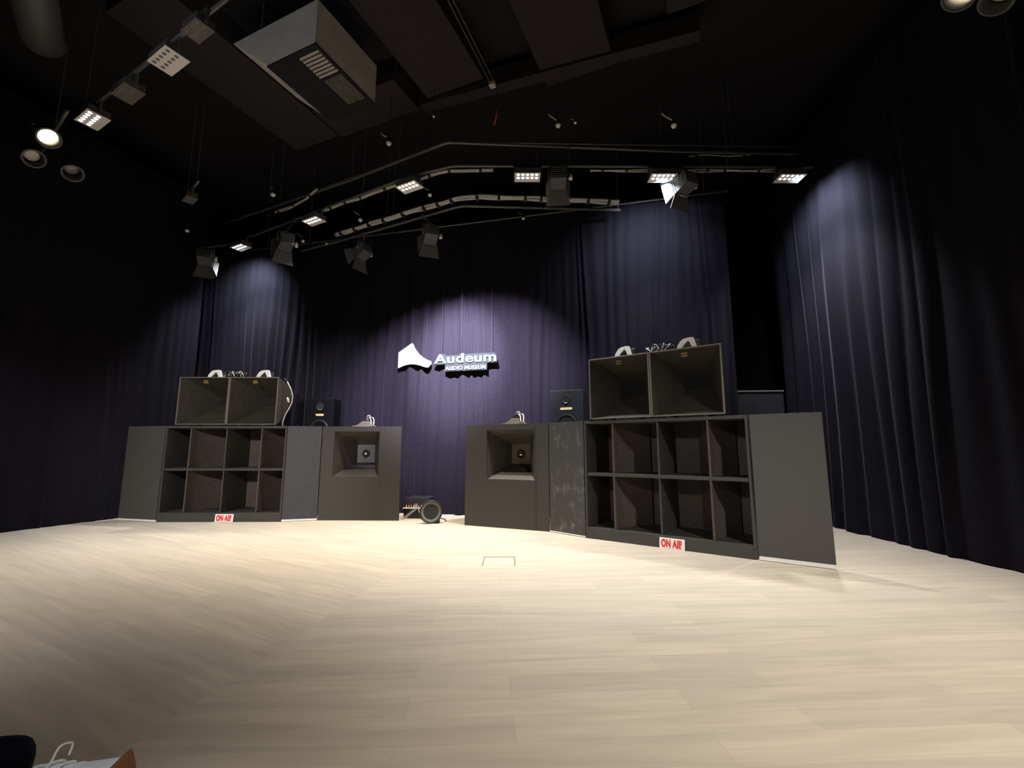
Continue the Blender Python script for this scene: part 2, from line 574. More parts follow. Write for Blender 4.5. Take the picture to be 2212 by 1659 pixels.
def ring_loop(cx, y, cz, hw, hh):
    """rectangle loop with edge points, in the x-z plane at depth y"""
    pts = []
    k = 4
    for i in range(k): pts.append((cx - hw + 2 * hw * i / k, y, cz - hh))
    for i in range(k): pts.append((cx + hw, y, cz - hh + 2 * hh * i / k))
    for i in range(k): pts.append((cx + hw - 2 * hw * i / k, y, cz + hh))
    for i in range(k): pts.append((cx - hw, y, cz + hh - 2 * hh * i / k))
    return pts


def square_horn_cabinet(label, A, B, u0, u1, plate_depth, plate_mat):
    A = Vector((*A, 0)); B = Vector((*B, 0))
    d = B - A
    w = d.length
    t = thing('square_horn_cabinet', label, 'loudspeaker', A, math.atan2(d.y, d.x))
    z0, z1, H, D = 0.735, 1.51, 1.6, 0.60
    b = MB()
    # front baffle as four boards round the mouth, with sides, top and back
    b.box(((u0) / 2, 0.012, H / 2), (u0, 0.024, H)).box(((u1 + w) / 2, 0.012, H / 2), (w - u1, 0.024, H))
    b.box(((u0 + u1) / 2, 0.012, z0 / 2), (u1 - u0, 0.024, z0)).box(((u0 + u1) / 2, 0.012, (z1 + H) / 2), (u1 - u0, 0.024, H - z1))
    tp = 0.19                                   # the body narrows towards the back
    b.prism([(0.004, 0.024, 0), (0.028, 0.024, 0), (tp + 0.024, D, 0), (tp, D, 0)], (0, 0, H - 0.001))
    b.prism([(w - 0.028, 0.024, 0), (w - 0.004, 0.024, 0), (w - tp, D, 0), (w - tp - 0.024, D, 0)], (0, 0, H - 0.001))
    b.prism([(0.028, 0.024, H - 0.024), (w - 0.028, 0.024, H - 0.024), (w - tp - 0.024, D, H - 0.024), (tp + 0.024, D, H - 0.024)], (0, 0, 0.023))
    b.box((w / 2, D - 0.012, H / 2 - 0.02), (w - 2 * tp - 0.048, 0.024, H - 0.06))
    b.build('cabinet', M['cab'], t)
    # thin cover strip beside the mouth
    MB().box((u1 + 0.012, -0.003, H / 2), (0.02, 0.006, H - 0.01)).build('cover_strip', M['cab'], t)
    cx, cz, hw, hh = (u0 + u1) / 2, (z0 + z1) / 2, (u1 - u0) / 2, (z1 - z0) / 2
    loops = []
    for q in (0, .2, .4, .6, .8, 1.0):
        f = 1 - (1 - 0.165 / hw) * q ** 0.75
        fz = 1 - (1 - 0.165 / hh) * q ** 0.75
        loops.append(ring_loop(cx, 0.02 + (plate_depth - 0.02) * q, cz, hw * f, hh * fz))
    MB().loft(loops).build('horn_flare', M['horn'], t, solid=0.006)
    pl = MB().box((cx, plate_depth + 0.012, cz), (0.336, 0.02, 0.336)).build('throat_plate', plate_mat, t, bevel=0.004)
    mt = Matrix.Translation((cx, plate_depth, cz)) @ Matrix.Rotation(R(90), 4, 'X')
    MB().lathe([(0.075, 0.0), (0.072, 0.012), (0.05, 0.014), (0.046, 0.006)], mt, cap=False).build('throat_ring', M['black'], pl, smooth=True)
    MB().lathe([(0.045, 0.004), (0.04, 0.02), (0.025, 0.034), (0.008, 0.040), (0.0, 0.041)], mt).build('phase_plug', M['silver'], pl, smooth=True)
    return t


MLA, MLB = (-3.325, 7.95), (-1.93, 7.91)
MRA, MRB = (-0.76, 7.46), (0.55, 6.89)
square_horn_cabinet('black cabinet with one square horn mouth, left of the curtain gap', MLA, MLB, 0.215, 1.01, 0.50, M['grey_metal'])
square_horn_cabinet('black cabinet with one square horn mouth, right of the curtain gap', MRA, MRB, 0.385, 1.20, 0.46, M['horn_rim'])


def multi_horn(label, base, rz, u, group, brace_u, w=0.872, bw=0.84, side=False):
    """one rectangular flared horn with its brackets; local x along the mouth, y to the back"""
    c, s = math.cos(rz), math.sin(rz)
    loc = (base[0] + u * c - 0.03 * -s, base[1] + u * s + 0.03 * c, 1.602)
    t = thing('flared_horn', label, 'loudspeaker horn', loc, rz, group)
    hw, hh, zc = w / 2 - 0.012, bw / 2 - 0.012, bw / 2 + 0.02
    loops = []
    for q in (0, .12, .25, .4, .55, .7, .85, 1.0):
        fx = 1 - 0.70 * q ** 1.05
        fz = 1 - 0.80 * (q ** 1.35)
        loops.append(ring_loop(w / 2, 0.0 + 0.66 * q, zc + 0.05 * q ** 1.5, hw * fx, hh * fz))
    MB().loft(loops).build('horn_flare', M['horn'], t, smooth=False, solid=0.006)
    MB().box((w / 2, 0.69, zc + 0.05), (w * 0.34, 0.07, bw * 0.26)).build('throat_block', M['ceiling'], t)
    # outer side plates with the curved profile seen from the side
    prof = []
    for q in (0, .15, .3, .45, .6, .8, 1.0):
        prof.append((0.02 + 0.52 * q, zc + 0.06 * q + (hh) * (1 - 0.72 * q ** 1.6)))
    low = [(0.02 + 0.52 * q, zc + 0.06 * q - hh * (1 - 0.72 * q ** 1.6)) for q in (1.0, .8, .6, .45, .3, .15, 0)]
    poly = prof + low
    for x in ((w - 0.012,) if side else ()):
        MB().prism([(x, y, z) for y, z in poly], (0.008, 0, 0)).build('side_plate', M['horn_side'], t)
    r = MB()
    r.box((w / 2, 0, 0.02 + 0.008), (w, 0.03, 0.016)).box((w / 2, 0, bw + 0.012), (w, 0.03, 0.016))
    r.box((0.009, 0, zc), (0.018, 0.03, bw - 0.018)).box((w - 0.009, 0, zc), (0.018, 0.03, bw - 0.018))
    r.build('mouth_rim', M['horn_rim'], t, bevel=0.002)
    for x in (w * 0.25, w * 0.75):
        MB().box((x, 0.03, 0.01), (0.05, 0.05, 0.02)).build('foot', M['black'], t)
        MB().box((x, 0.3, 0.06), (0.05, 0.05, 0.12)).build('foot', M['black'], t)
    # label under the top edge
    MB().box((w / 2, 0.022, bw - 0.045), (0.075, 0.004, 0.020), (R(-35), 0, 0)).build('brass_label', M['brass'], t)
    MB().box((w / 2, 0.035, bw - 0.075), (0.075, 0.004, 0.022), (R(-35), 0, 0)).build('brass_label', M['brass'], t)
    # white bent strap bracket on top, shaped like a letter A with a flat top
    bx = brace_u
    st = []
    outer = [(-0.13, 0.0), (-0.115, 0.045), (-0.08, 0.095), (-0.04, 0.122), (0.03, 0.132), (0.075, 0.13), (0.095, 0.06), (0.115, 0.0)]
    inner = [(0.06, 0.0), (0.035, 0.07), (0.01, 0.095), (-0.03, 0.05), (-0.07, 0.0)]
    mb = MB()
    # front and rear cheeks joined by the strap itself
    mb.prism([(bx + x, 0.03, bw + 0.022 + z) for x, z in outer + inner], (0, 0.05, 0))
    mb.build('strap_bracket', M['white_metal'], t)
    mb = MB()
    mb.box((bx + 0.10, 0.14, bw + 0.075), (0.10, 0.12, 0.10)).box((bx - 0.01, 0.12, bw + 0.045), (0.11, 0.1, 0.07))
    mb.build('driver_housing', M['black'], t, bevel=0.01)
    return t


GH = 'twin horns on the bass cabinets'
multi_horn('flared horn on the left bass cabinet, the left one of its pair', LA, LRZ, 0.125, GH, 0.58, w=0.866, bw=0.835)
multi_horn('flared horn on the left bass cabinet, the right one, with cables down its side', LA, LRZ, 0.995, GH, 0.56, w=0.85, bw=0.835, side=True)
multi_horn('flared horn on the right bass cabinet, the left one of its pair, bright lower lip', RA, RRZ, 0.13, GH, 0.51, w=0.872, bw=0.855)
multi_horn('flared horn on the right bass cabinet, the right one, farthest right of all horns', RA, RRZ, 1.008, GH, 0.48, w=0.885, bw=0.855)


def along(A, rz, u, y, z):
    c, s = math.cos(rz), math.sin(rz)
    return (A[0] + u * c - y * s, A[1] + u * s + y * c, z)


def cable_tangle(label, A, rz, u, z, seed):
    rnd = random.Random(seed)
    t = thing('cable_tangle', label, 'cables', along(A, rz, u, 0.12, z), rz, 'cable tangles on the twin horns')
    for m, nm, n in ((M['cable_black'], 'black_cable', 6), (M['cable_silver'], 'grey_cable', 3)):
        for k in range(n):
            x = -0.15 + 0.3 * (k + 0.5) / n
            pts = []
            ph = rnd.uniform(0, 6)
            hgt = rnd.uniform(0.06, 0.11)
            for i in range(13):
                q = i / 12
                pts.append((x + 0.07 * math.sin(q * 5 + ph) + 0.02 * q, -0.04 + 0.1 * q + 0.03 * math.cos(q * 7 + ph), 0.008 + hgt * abs(math.sin(q * PI * (1 + k % 2)))))
            MB().tube(pts, 0.0085 if nm == 'black_cable' else 0.006, 7).build(nm, m, t, smooth=True)
    MB().box((0, 0.07, 0.03), (0.24, 0.07, 0.06)).build('terminal_block', M['black'], t, bevel=0.006)
    return t


cable_tangle('tangle of black and grey cables on top of the left twin horns', LA, LRZ, 1.02, 2.462, 1)
cable_tangle('tangle of black and grey cables on top of the right twin horns', RA, RRZ, 1.06, 2.482, 2)
# cables hanging at the right side of the left horn pair
hc = thing('hanging_cable', 'looped dark and silver cables hanging down the side of the left horns', 'cables', along(LA, LRZ, 1.86, 0.2, 1.6), LRZ)
MB().tube([(0.0, -0.02, 0.86), (0.05, 0.0, 0.80), (0.085, 0.02, 0.70), (0.12, 0.03, 0.58), (0.10, 0.02, 0.46), (0.085, 0.02, 0.40)], 0.011, 7).build('black_cable', M['cable_black'], hc, smooth=True)
MB().tube([(0.06, -0.02, 0.80), (0.13, 0.0, 0.66), (0.165, 0.0, 0.54), (0.16, 0.0, 0.43), (0.12, 0.0, 0.33), (0.06, 0.0, 0.22), (0.03, -0.02, 0.08), (0.03, -0.02, 0.004)], 0.009, 7).build('silver_cable', M['cable_silver'], hc, smooth=True)
MB().lathe([(0.0, 0.0), (0.018, 0.02), (0.022, 0.07), (0.016, 0.10), (0.0, 0.11)], Matrix.Translation((0.105, 0.0, 0.42)) @ Matrix.Rotation(R(-18), 4, 'Y')).build('plug', M['cable_silver'], hc, smooth=True)


def tweeter(label, A, B, u, group):
    d = Vector((*B, 0)) - Vector((*A, 0))
    rz = math.atan2(d.y, d.x)
    t = thing('tweeter_horn', label, 'tweeter', along(A, rz, u, 0.1, 1.601), rz, group)
    MB().prism([(-0.17, -0.02, 0), (0.19, -0.02, 0), (0.19, 0.28, 0), (-0.17, 0.28, 0)], (0, 0, 0.014)).build('mounting_plate', M['case_edge'], t)
    lp = []
    for q in (0, .25, .5, .75, 1):
        hwx = 0.155 * (1 - 0.55 * q ** 0.6)
        lp.append([(0.045 * q - hwx + 0.02, 0.0 + 0.02 * q, 0.014 + 0.085 * q), (0.045 * q + hwx + 0.02, 0.0 + 0.02 * q, 0.014 + 0.085 * q),
                   (0.045 * q + hwx + 0.02, 0.24 - 0.08 * q, 0.014 + 0.085 * q), (0.045 * q - hwx + 0.02, 0.24 - 0.08 * q, 0.014 + 0.085 * q)])
    MB().loft(lp, True, True).build('horn_body', M['horn_side'], t)
    mt = Matrix.Translation((0.075, 0.09, 0.095)) @ Matrix.Rotation(R(-35), 4, 'Y')
    MB().lathe([(0.05, -0.01), (0.062, 0.0), (0.062, 0.055), (0.045, 0.066), (0.0, 0.066)], mt).build('driver', M['black'], t, smooth=False)
    for k, (dx, dy) in enumerate(((0.0, 0.0), (0.045, 0.03))):
        pts = [(0.10 + dx, 0.03 + dy, 0.165), (0.135 + dx, 0.01 + dy, 0.155), (0.155 + dx, -0.01 + dy, 0.11), (0.168 + dx, -0.03 + dy * 0.3, 0.055), (0.172 + dx, -0.05, 0.012)]
        MB().tube(pts, 0.0085, 7).build('cable', M['cable_silver'], t, smooth=True)
    MB().tube([(0.06, 0.05, 0.15), (0.075, 0.03, 0.19), (0.11, 0.03, 0.20), (0.135, 0.04, 0.17)], 0.009, 7).build('cable_loop', M['cable_silver'], t, smooth=True)
    return t


tweeter('small tweeter horn with pale cables on the cabinet left of the gap', MLA, MLB, 0.66, 'small tweeter horns')
tweeter('small tweeter horn with pale cables on the cabinet right of the gap', MRA, MRB, 0.78, 'small tweeter horns')


def monitor(label, loc, rz, m, w=0.56, h=0.60, dp=0.36, badge_w=0.2, ztop=2.15):
    t = thing('studio_monitor', label, 'loudspeaker', loc, rz, 'studio monitors behind the panels')
    z0 = ztop - h
    MB().box((0, dp / 2, z0 + h / 2), (w, dp, h)).build('enclosure', m, t, bevel=0.008)
    mt = Matrix.Translation((0, -0.001, z0 + h - 0.155)) @ Matrix.Rotation(R(90), 4, 'X')
    tw = MB().lathe([(0.075, 0.0), (0.072, 0.006), (0.062, 0.006), (0.055, 0.002), (0.0, 0.002)], mt).build('tweeter', M['black'], t, smooth=False)
    MB().tube([(0.05 * math.sin(a), -0.008, z0 + h - 0.155 - 0.066 * math.cos(a)) for a in (-.6, -.35, -.1, .15, .4, .6)], 0.006, 6).build('tweeter_trim', M['silver'], tw, smooth=True)
    bw = badge_w
    pts = []
    for k in range(9): pts.append((bw / 2 - 0.02 + 0.02 * math.sin(PI * k / 8), -0.004, z0 + h - 0.31 - 0.02 * math.cos(PI * k / 8)))
    for k in range(9): pts.append((-bw / 2 + 0.02 - 0.02 * math.sin(PI * k / 8), -0.004, z0 + h - 0.31 + 0.02 * math.cos(PI * k / 8)))
    MB().prism(pts, (0, 0.006, 0)).build('badge', M['badge'], t)
    mt = Matrix.Translation((0, -0.002, z0 + 0.03)) @ Matrix.Rotation(R(90), 4, 'X')
    MB().lathe([(0.17, -0.01), (0.17, 0.004), (0.15, 0.008), (0.12, -0.004), (0.05, -0.008), (0.0, -0.006)], mt).build('woofer', M['black'], t, smooth=False)
    MB().box((0, dp / 2, z0 / 2 + 0.011), (0.12, 0.12, z0 - 0.022)).box((0, dp / 2, 0.012), (0.34, 0.30, 0.024)).build('stand', M['rig'], t)
    return t


monitor('studio monitor with gold badge standing behind the scuffed grey board', (0.905, 7.50, 0), math.atan2(-.57, 1.31), M['monitor_grey'], w=0.585, dp=0.36, badge_w=0.21, ztop=2.185)
monitor('near-black studio monitor with small gold badge behind the blue-grey board', (-3.63, 8.5, 0), 0.02, M['monitor_dark'], w=0.53, dp=0.36, badge_w=0.155, ztop=2.155)

# ------------------------------------------------------------------ signs
def on_air(label, A, rz, u, w=0.305, h=0.128):
    t = thing('on_air_sign', label, 'sign', along(A, rz, u, -0.022, 0.001), rz, 'red and white signs')
    t.rotation_euler = (R(-7), 0, rz)
    MB().box((w / 2, 0, h / 2), (w, 0.006, h)).build('sign_board', M['air_white'], t, bevel=0.001)
    tx = text_mesh('lettering', 'ON AIR', M['air_red'], 0.1, 0.001, 0.006, t, 1.08)
    fit_text(tx, 0.022, w - 0.020, 0.014, h - 0.014)
    tx.rotation_euler = (R(90), 0, 0)
    tx.location = (0, -0.0045, 0)
    return t


on_air('white sign with red ON AIR lettering at the foot of the left bass cabinet', LA, LRZ, 0.975)
on_air('white sign with red ON AIR lettering at the foot of the right bass cabinet', RA, RRZ, 1.015)

SRZ = math.atan2(-0.247, 1)
def S(u, z):       # a point on the sign plane, u metres along it
    return (u, 0, z)
ux = math.cos(SRZ)
# hanging emblem
em = thing('hanging_emblem', 'white horn-shaped emblem hanging on thin wires left of the lettering', 'sign', (-2.25, 8.745, 2.776), SRZ)
top = [(0, 0.32), (0.10, 0.385), (0.20, 0.445), (0.275, 0.49), (0.29, 0.495), (0.305, 0.48), (0.335, 0.41), (0.38, 0.34), (0.44, 0.27), (0.52, 0.205), (0.60, 0.155), (0.70, 0.115)]
bot = [(0.70, 0.055), (0.655, 0.0), (0.62, -0.005), (0.55, 0.012), (0.46, 0.045), (0.36, 0.068), (0.26, 0.075), (0.16, 0.06), (0.08, 0.035), (0.02, 0.008), (0.0, 0.01)]
MB().prism([(x, 0, z) for x, z in top + bot], (0, 0.035, 0)).build('emblem_face', M['sign_white'], em)
for x, z in ((0.10, 0.38), (0.29, 0.495), (0.60, 0.155)):
    MB().tube([(x, 0.015, z), (x, 0.015, 2.88)], 0.003, 5).build('wire', M['wire'], em)
# hanging lettering
tsn = thing('hanging_sign', 'white lettering sign on a grey backing hanging on thin wires before the curtain', 'sign', (-1.526, 8.565, 2.675), SRZ)
tx = text_mesh('lettering', 'Audeum', M['sign_white'], 0.3, 0.006, 0.005, tsn, 1.06)
fit_text(tx, 0.03, 1.27, 0.155, 0.335)
tx.rotation_euler = (R(90), 0, 0); tx.location = (0, -0.012, 0)
tx2 = text_mesh('small_lettering', 'AUDIO MUSEUM', M['sign_white'], 0.1, 0.006, 0.0015, tsn, 1.12)
fit_text(tx2, 0.265, 1.065, 0.018, 0.09)
tx2.rotation_euler = (R(90), 0, 0); tx2.location = (0, -0.012, 0)
bk = [(0.245, 0.0), (1.09, 0.0), (1.09, 0.135), (1.28, 0.135), (1.29, 0.17), (1.26, 0.30), (1.23, 0.325), (1.0, 0.325), (0.62, 0.325), (0.61, 0.345), (0.54, 0.345), (0.53, 0.31), (0.26, 0.31), (0.235, 0.345), (0.11, 0.345), (0.02, 0.17), (0.02, 0.14), (0.245, 0.14)]
MB().prism([(x, 0, z) for x, z in bk], (0, 0.02, 0)).build('backing', M['sign_back'], tsn)
for x in (0.17, 0.575, 1.17):
    MB().tube([(x, 0.01, 0.32), (x, 0.01, 2.98)], 0.003, 5).build('wire', M['wire'], tsn)

# ------------------------------------------------------------------ small things on the floor in the gap
wf = thing('bare_woofer', 'bare round woofer driver standing on its edge on the floor by the gap', 'loudspeaker driver', (-1.33, 7.62, 0.0), R(12))
wt = Matrix.Translation((0, 0, 0.185)) @ Matrix.Rotation(R(90 - 6), 4, 'X')
MB().lathe([(0.150, 0.0), (0.185, 0.0), (0.185, 0.016), (0.178, 0.02), (0.160, 0.014)], wt, 40, cap=False).build('frame_ring', M['black'], wf, smooth=False)
MB().lathe([(0.160, 0.012), (0.150, 0.016), (0.142, 0.008), (0.05, -0.045), (0.035, -0.05)], wt, 40, cap=False).build('cone', M['cone'], wf, smooth=True)
MB().lathe([(0.05, -0.046), (0.042, -0.034), (0.025, -0.026), (0.0, -0.024)], wt, 24).build('dust_cap', M['horn'], wf, smooth=True)
MB().lathe([(0.16, -0.004), (0.15, -0.02), (0.09, -0.08), (0.08, -0.09), (0.095, -0.095), (0.095, -0.15), (0.07, -0.155), (0.07, -0.19), (0.0, -0.19)], wt, 32).build('basket_and_magnet', M['black'], wf, smooth=False)
MB().tube([(0.11, 0.08, 0.10), (0.16, 0.06, 0.07), (0.21, 0.04, 0.06), (0.24, 0.05, 0.045), (0.25, 0.03, 0.02)], 0.009, 7).build('terminal_wire', M['cable_black'], wf, smooth=True)
MB().box((0.10, 0.10, 0.04), (0.10, 0.10, 0.08)).build('magnet_cradle', M['black'], wf, bevel=0.006)

cb = thing('crossover_box', 'low black equipment box with pale front edge and orange terminals on the floor', 'equipment box', (-1.68, 8.14, 0.0), R(-6))
MB().box((0, 0.2, 0.27), (0.44, 0.34, 0.17)).build('upper_case', M['case'], cb, bevel=0.01)
MB().box((0, 0.2, 0.09), (0.46, 0.4, 0.17)).build('lower_case', M['black'], cb, bevel=0.008)
MB().box((0, 0.0, 0.178), (0.48, 0.06, 0.014)).build('front_edge', M['cable_silver'], cb)
for k in range(9):
    x = -0.18 + 0.045 * k
    MB().lathe([(0.009, 0), (0.009, 0.03), (0.005, 0.034), (0.005, 0.05)], Matrix.Translation((x, -0.005, 0.185)), 10).build('terminal', M['orange'] if k % 3 else M['cable_silver'], cb)
for k, (xa, xb) in enumerate(((-0.02, -0.20), (0.01, -0.16), (0.03, 0.16))):
    MB().tube([(xa, -0.03, 0.21), (xa + 0.01, -0.045, 0.26 if k < 2 else 0.2), (xa + 0.02, -0.055, 0.18), ((xa + xb) / 2, -0.08, 0.09), (xb, -0.10, 0.02), (xb - 0.04, -0.12, 0.006)], 0.006, 6).build('cable', M['cable_pale'], cb, smooth=True)
tag(MB().tube([(-1.915, 8.22, 0.62), (-1.905, 8.25, 0.55), (-1.89, 8.28, 0.46), (-1.87, 8.3, 0.40), (-1.85, 8.32, 0.362)], 0.006, 6).build('dark_cable', M['cable_black'], smooth=True), 'thin dark cable dropping from the left square horn cabinet to the equipment box', 'cable')
tag(MB().box((-1.13, 8.42, 0.012), (0.16, 0.10, 0.02), (0, 0, R(-10))).build('white_card', M['card'], bevel=0.003), 'small white card lying on the floor against the curtain', 'card')

# dark case in the gap at the right
ec = thing('equipment_case', 'dark case with a pale top edge standing in the right-hand curtain gap', 'case', (4.22, 7.62, 0.0), R(-4))
MB().box((0, 0.25, 1.09), (0.78, 0.5, 2.18)).build('case_body', M['case'], ec, bevel=0.01)
MB().box((0, 0.0, 2.185), (0.78, 0.03, 0.018)).build('top_edge', M['case_edge'], ec)


# ------------------------------------------------------------------ overhead rig
def pipe(name, label, pts, r, m=None, rods=(), ztop=ZC):
    t = thing(name, label, 'rig pipe', pts[0])
    o = Vector(pts[0])
    MB().tube([Vector(p) - o for p in pts], r, 10).build('pipe', m or M['rig'], t, smooth=True)
    for x, y, z in rods:
        MB().tube([Vector((x, y, z)) - o, Vector((x, y, ztop)) - o], 0.008, 6).build('hanger_rod', M['rig'], t)
    return t


ledrow_z = 5.62
pipe('truss_pipe', 'long upper rig pipe with a bend, above the row of lit lamps', [(-6.3, 9.15, 6.0), (-2.89, 7.50, 6.0), (-1.06, 6.52, 6.0), (-0.98, 6.50, 6.0), (2.75, 6.72, 6.0), (4.7, 6.78, 6.0)], 0.026,
     rods=[(-4.6, 8.33, 6.0), (-1.9, 6.97, 6.0), (1.0, 6.62, 6.0), (3.6, 6.75, 6.0)])
pipe('truss_pipe', 'thin topmost rig pipe with a bend, behind the upper pipe', [(-6.2, 9.45, 6.25), (-1.1, 6.85, 6.25), (-1.0, 6.83, 6.25), (4.7, 6.95, 6.25)], 0.016,
     rods=[(-3.0, 7.82, 6.25), (2.5, 6.9, 6.25)])
pipe('lamp_pipe', 'rig pipe with a bend from which the lit lamps hang', [(-6.5, 9.48, ledrow_z), (-1.72, 6.83, ledrow_z), (-0.98, 6.55, ledrow_z), (-0.85, 6.53, ledrow_z), (4.75, 6.56, ledrow_z)], 0.024,
     rods=[(-5.0, 8.65, ledrow_z), (-2.6, 7.32, ledrow_z), (0.9, 6.54, ledrow_z), (3.4, 6.55, ledrow_z)])
pipe('rear_pipe', 'lower rig pipe with a bend, close before the curtain, ending in mid air', [(-4.5, 9.13, 5.4), (-3.49, 8.66, 5.4), (-0.95, 7.36, 5.4), (-0.80, 7.33, 5.4), (1.92, 7.47, 5.4)], 0.024,
     rods=[(-4.3, 9.04, 5.4), (-2.4, 8.1, 5.4), (0.4, 7.40, 5.4), (1.88, 7.47, 5.4)])
pipe('curtain_rail', 'straight thin rail along the top of the wide back curtain', [(-7.3, 10.06, 5.68), (3.78, 7.33, 5.68)], 0.018, rods=[(-5.5, 9.62, 5.68), (-2.5, 8.88, 5.68), (0.5, 8.14, 5.68), (3.4, 7.42, 5.68)])


def bundle(label, pts, seed, r=0.016, n=3, tie_gap=0.42, z_off=0.0):
    rnd = random.Random(seed)
    t = thing('cable_bundle', label, 'cables', pts[0])
    o = Vector(pts[0])
    P = [Vector(p) for p in pts]
    dense = []
    for a, b in zip(P, P[1:]):
        k = max(2, int((b - a).length / 0.09))
        for i in range(k): dense.append(a.lerp(b, i / k))
    dense.append(P[-1])
    for c in range(n):
        ph = rnd.uniform(0, 6)
        q = [p - o + Vector((0, (c - (n - 1) / 2) * r * 1.7 + 0.006 * math.sin(i * 0.9 + ph), 0.008 * math.sin(i * 0.55 + ph * 2) - 0.01 * (c % 2))) for i, p in enumerate(dense)]
        MB().tube(q, r, 7).build('cable', M['cable_pale'], t, smooth=True)
    dist = 0.0
    nxt = tie_gap * 0.6
    for a, b in zip(dense, dense[1:]):
        dist += (b - a).length
        if dist > nxt:
            nxt = dist + tie_gap * rnd.uniform(0.7, 1.3)
            d = (b - a).normalized()
            MB().tube([a - o - d * 0.02, a - o + d * 0.02], r * (n * 0.9 + 0.6), 8).build('cable_tie', M['tie'], t)
    return t


bundle('thick pale cable bundle tied along the lower bent pipe', [(-3.55, 8.55, 5.47), (-1.9, 7.68, 5.47), (-0.95, 7.24, 5.48), (-0.5, 7.17, 5.48), (1.86, 7.33, 5.47)], 1, 0.024, 3, 0.36)
bundle('thin pale cable tied along the lamp pipe at its left half', [(-3.5, 7.83, 5.60), (-2.0, 7.05, 5.60), (-1.0, 6.62, 5.60), (-0.3, 6.60, 5.60)], 2, 0.015, 2, 0.40)
bundle('thin pale cable tied along the lamp pipe at its right half', [(1.25, 6.62, 5.60), (2.3, 6.62, 5.60), (3.2, 6.62, 5.60), (4.2, 6.62, 5.60)], 3, 0.011, 2, 0.38)
bundle('short pale cables slung from the upper pipe above the right lamps', [(2.9, 6.78, 5.96), (3.15, 6.78, 5.99), (3.6, 6.78, 5.96), (3.9, 6.78, 5.97)], 4, 0.010, 1, 0.4)
bundle('loops of grey cable on the upper pipe at the left end of the rig', [(-4.55, 8.1, 5.70), (-4.2, 7.95, 5.73), (-3.8, 7.75, 5.78), (-3.55, 7.62, 5.9)], 5, 0.012, 2, 0.3)


def led_wash(loc, rz, label, group, lit='on', power=0, pipe_z=None, big=1.0, tilt=0.0, cone=92, spill=0.0, face='pale_face', spill_to=None):
    t = thing('wash_light', label, 'stage light', loc, rz, group)
    t.rotation_euler = (tilt, 0, rz)
    w, d, h = 0.40 * big, 0.24 * big, 0.09
    MB().box((0, 0, h / 2 + 0.006), (w - 0.01, d - 0.01, h)).build('housing', M['lamp_body'], t, bevel=0.006)
    fp = MB().box((0, 0, 0.003), (w, d, 0.006)).build('faceplate', M[face], t)
    lens = None
    for i in range(5):
        for j in range(2):
            x = (-2 + i) * w * 0.178
            y = (j - 0.5) * d * 0.34 - d * 0.13
            if lens is None:
                lens = MB().lathe([(0.0, -0.0035), (w * 0.050, -0.003), (w * 0.056, 0.001), (0.0, 0.001)], None, 14, cap=False).build('lens', {'on': M['lens_on'], 'warm': M['lens_warm'], 'off': M['lens_off']}[lit], fp)
                lens.location = (x, y, 0)
            else:
                o = lens.copy(); C.objects.link(o); o.location = (x, y, 0)
    top = (pipe_z - loc[2]) if pipe_z else 0.2
    y = MB()
    y.box((-w / 2 - 0.012, 0, 0.10), (0.012, 0.03, 0.16)).box((w / 2 + 0.012, 0, 0.10), (0.012, 0.03, 0.16)).box((0, 0, 0.18), (w + 0.036, 0.03, 0.012))
    y.build('yoke', M['rig'], t)
    MB().box((0, 0, 0.18 + (top - 0.18) / 2), (0.03, 0.04, max(0.03, top - 0.15))).build('clamp', M['rig'], t)
    if power:
        # main beam straight down, and the side spill of the open lenses on the curtain next to it
        for nm, e, ang, bl, col in (('wash_beam', power, cone, 1.0, WARM if lit == 'warm' else COOL), ('wash_spill', spill, 120, 1.0, (0.78, 0.89, 1.0))):
            if not e: continue
            l = bpy.data.lights.new(nm, 'SPOT')
            l.energy = e
            l.color = col
            l.spot_size = R(ang)
            l.spot_blend = bl
            l.shadow_soft_size = 0.10
            o = bpy.data.objects.new(nm, l)
            C.objects.link(o)
            o.parent = t
            o.location = (0, 0, -0.06)
            if nm == 'wash_spill':
                dv = Matrix.Rotation(-rz, 3, 'Z') @ (Vector(spill_to) - Vector(loc))
                o.rotation_euler = dv.to_track_quat('-Z', 'Y').to_euler()
    return t


GL = 'wash lights on the lamp pipe'
A1 = math.atan2(1.105, -2.03) - PI
LP = 740
led_wash((0.24, 6.50, 5.40), 0.0, 'lit wash light near the middle of the rig, just left of a barn-door lamp', GL, 'on', LP * 2.1, ledrow_z, cone=84)
led_wash((2.35, 6.52, 5.40), 0.0, 'lit wash light second from the right end of the rig, beside a barn-door lamp', GL, 'on', LP, ledrow_z, spill=480, spill_to=(2.55, 7.6, 4.7))
led_wash((4.35, 6.53, 5.40), 0.0, 'lit wash light at the right end of the rig, over the right side curtain', GL, 'on', LP, ledrow_z, spill=310, spill_to=(5.0, 6.65, 4.9))
led_wash((-1.66, 6.77, 5.40), A1, 'warm glowing wash light left of the pipe bend, the yellowest of the row', GL, 'warm', LP * 1.9, ledrow_z, cone=76)
led_wash((-3.69, 7.87, 5.40), A1, 'lit wash light second from the left end of the rig', GL, 'on', LP, ledrow_z, cone=78)
led_wash((-5.71, 8.98, 5.40), A1, 'lit wash light at the far left end of the rig, over the left horns', GL, 'on', LP * 0.8, ledrow_z, spill=330, spill_to=(-5.75, 9.7, 4.7))
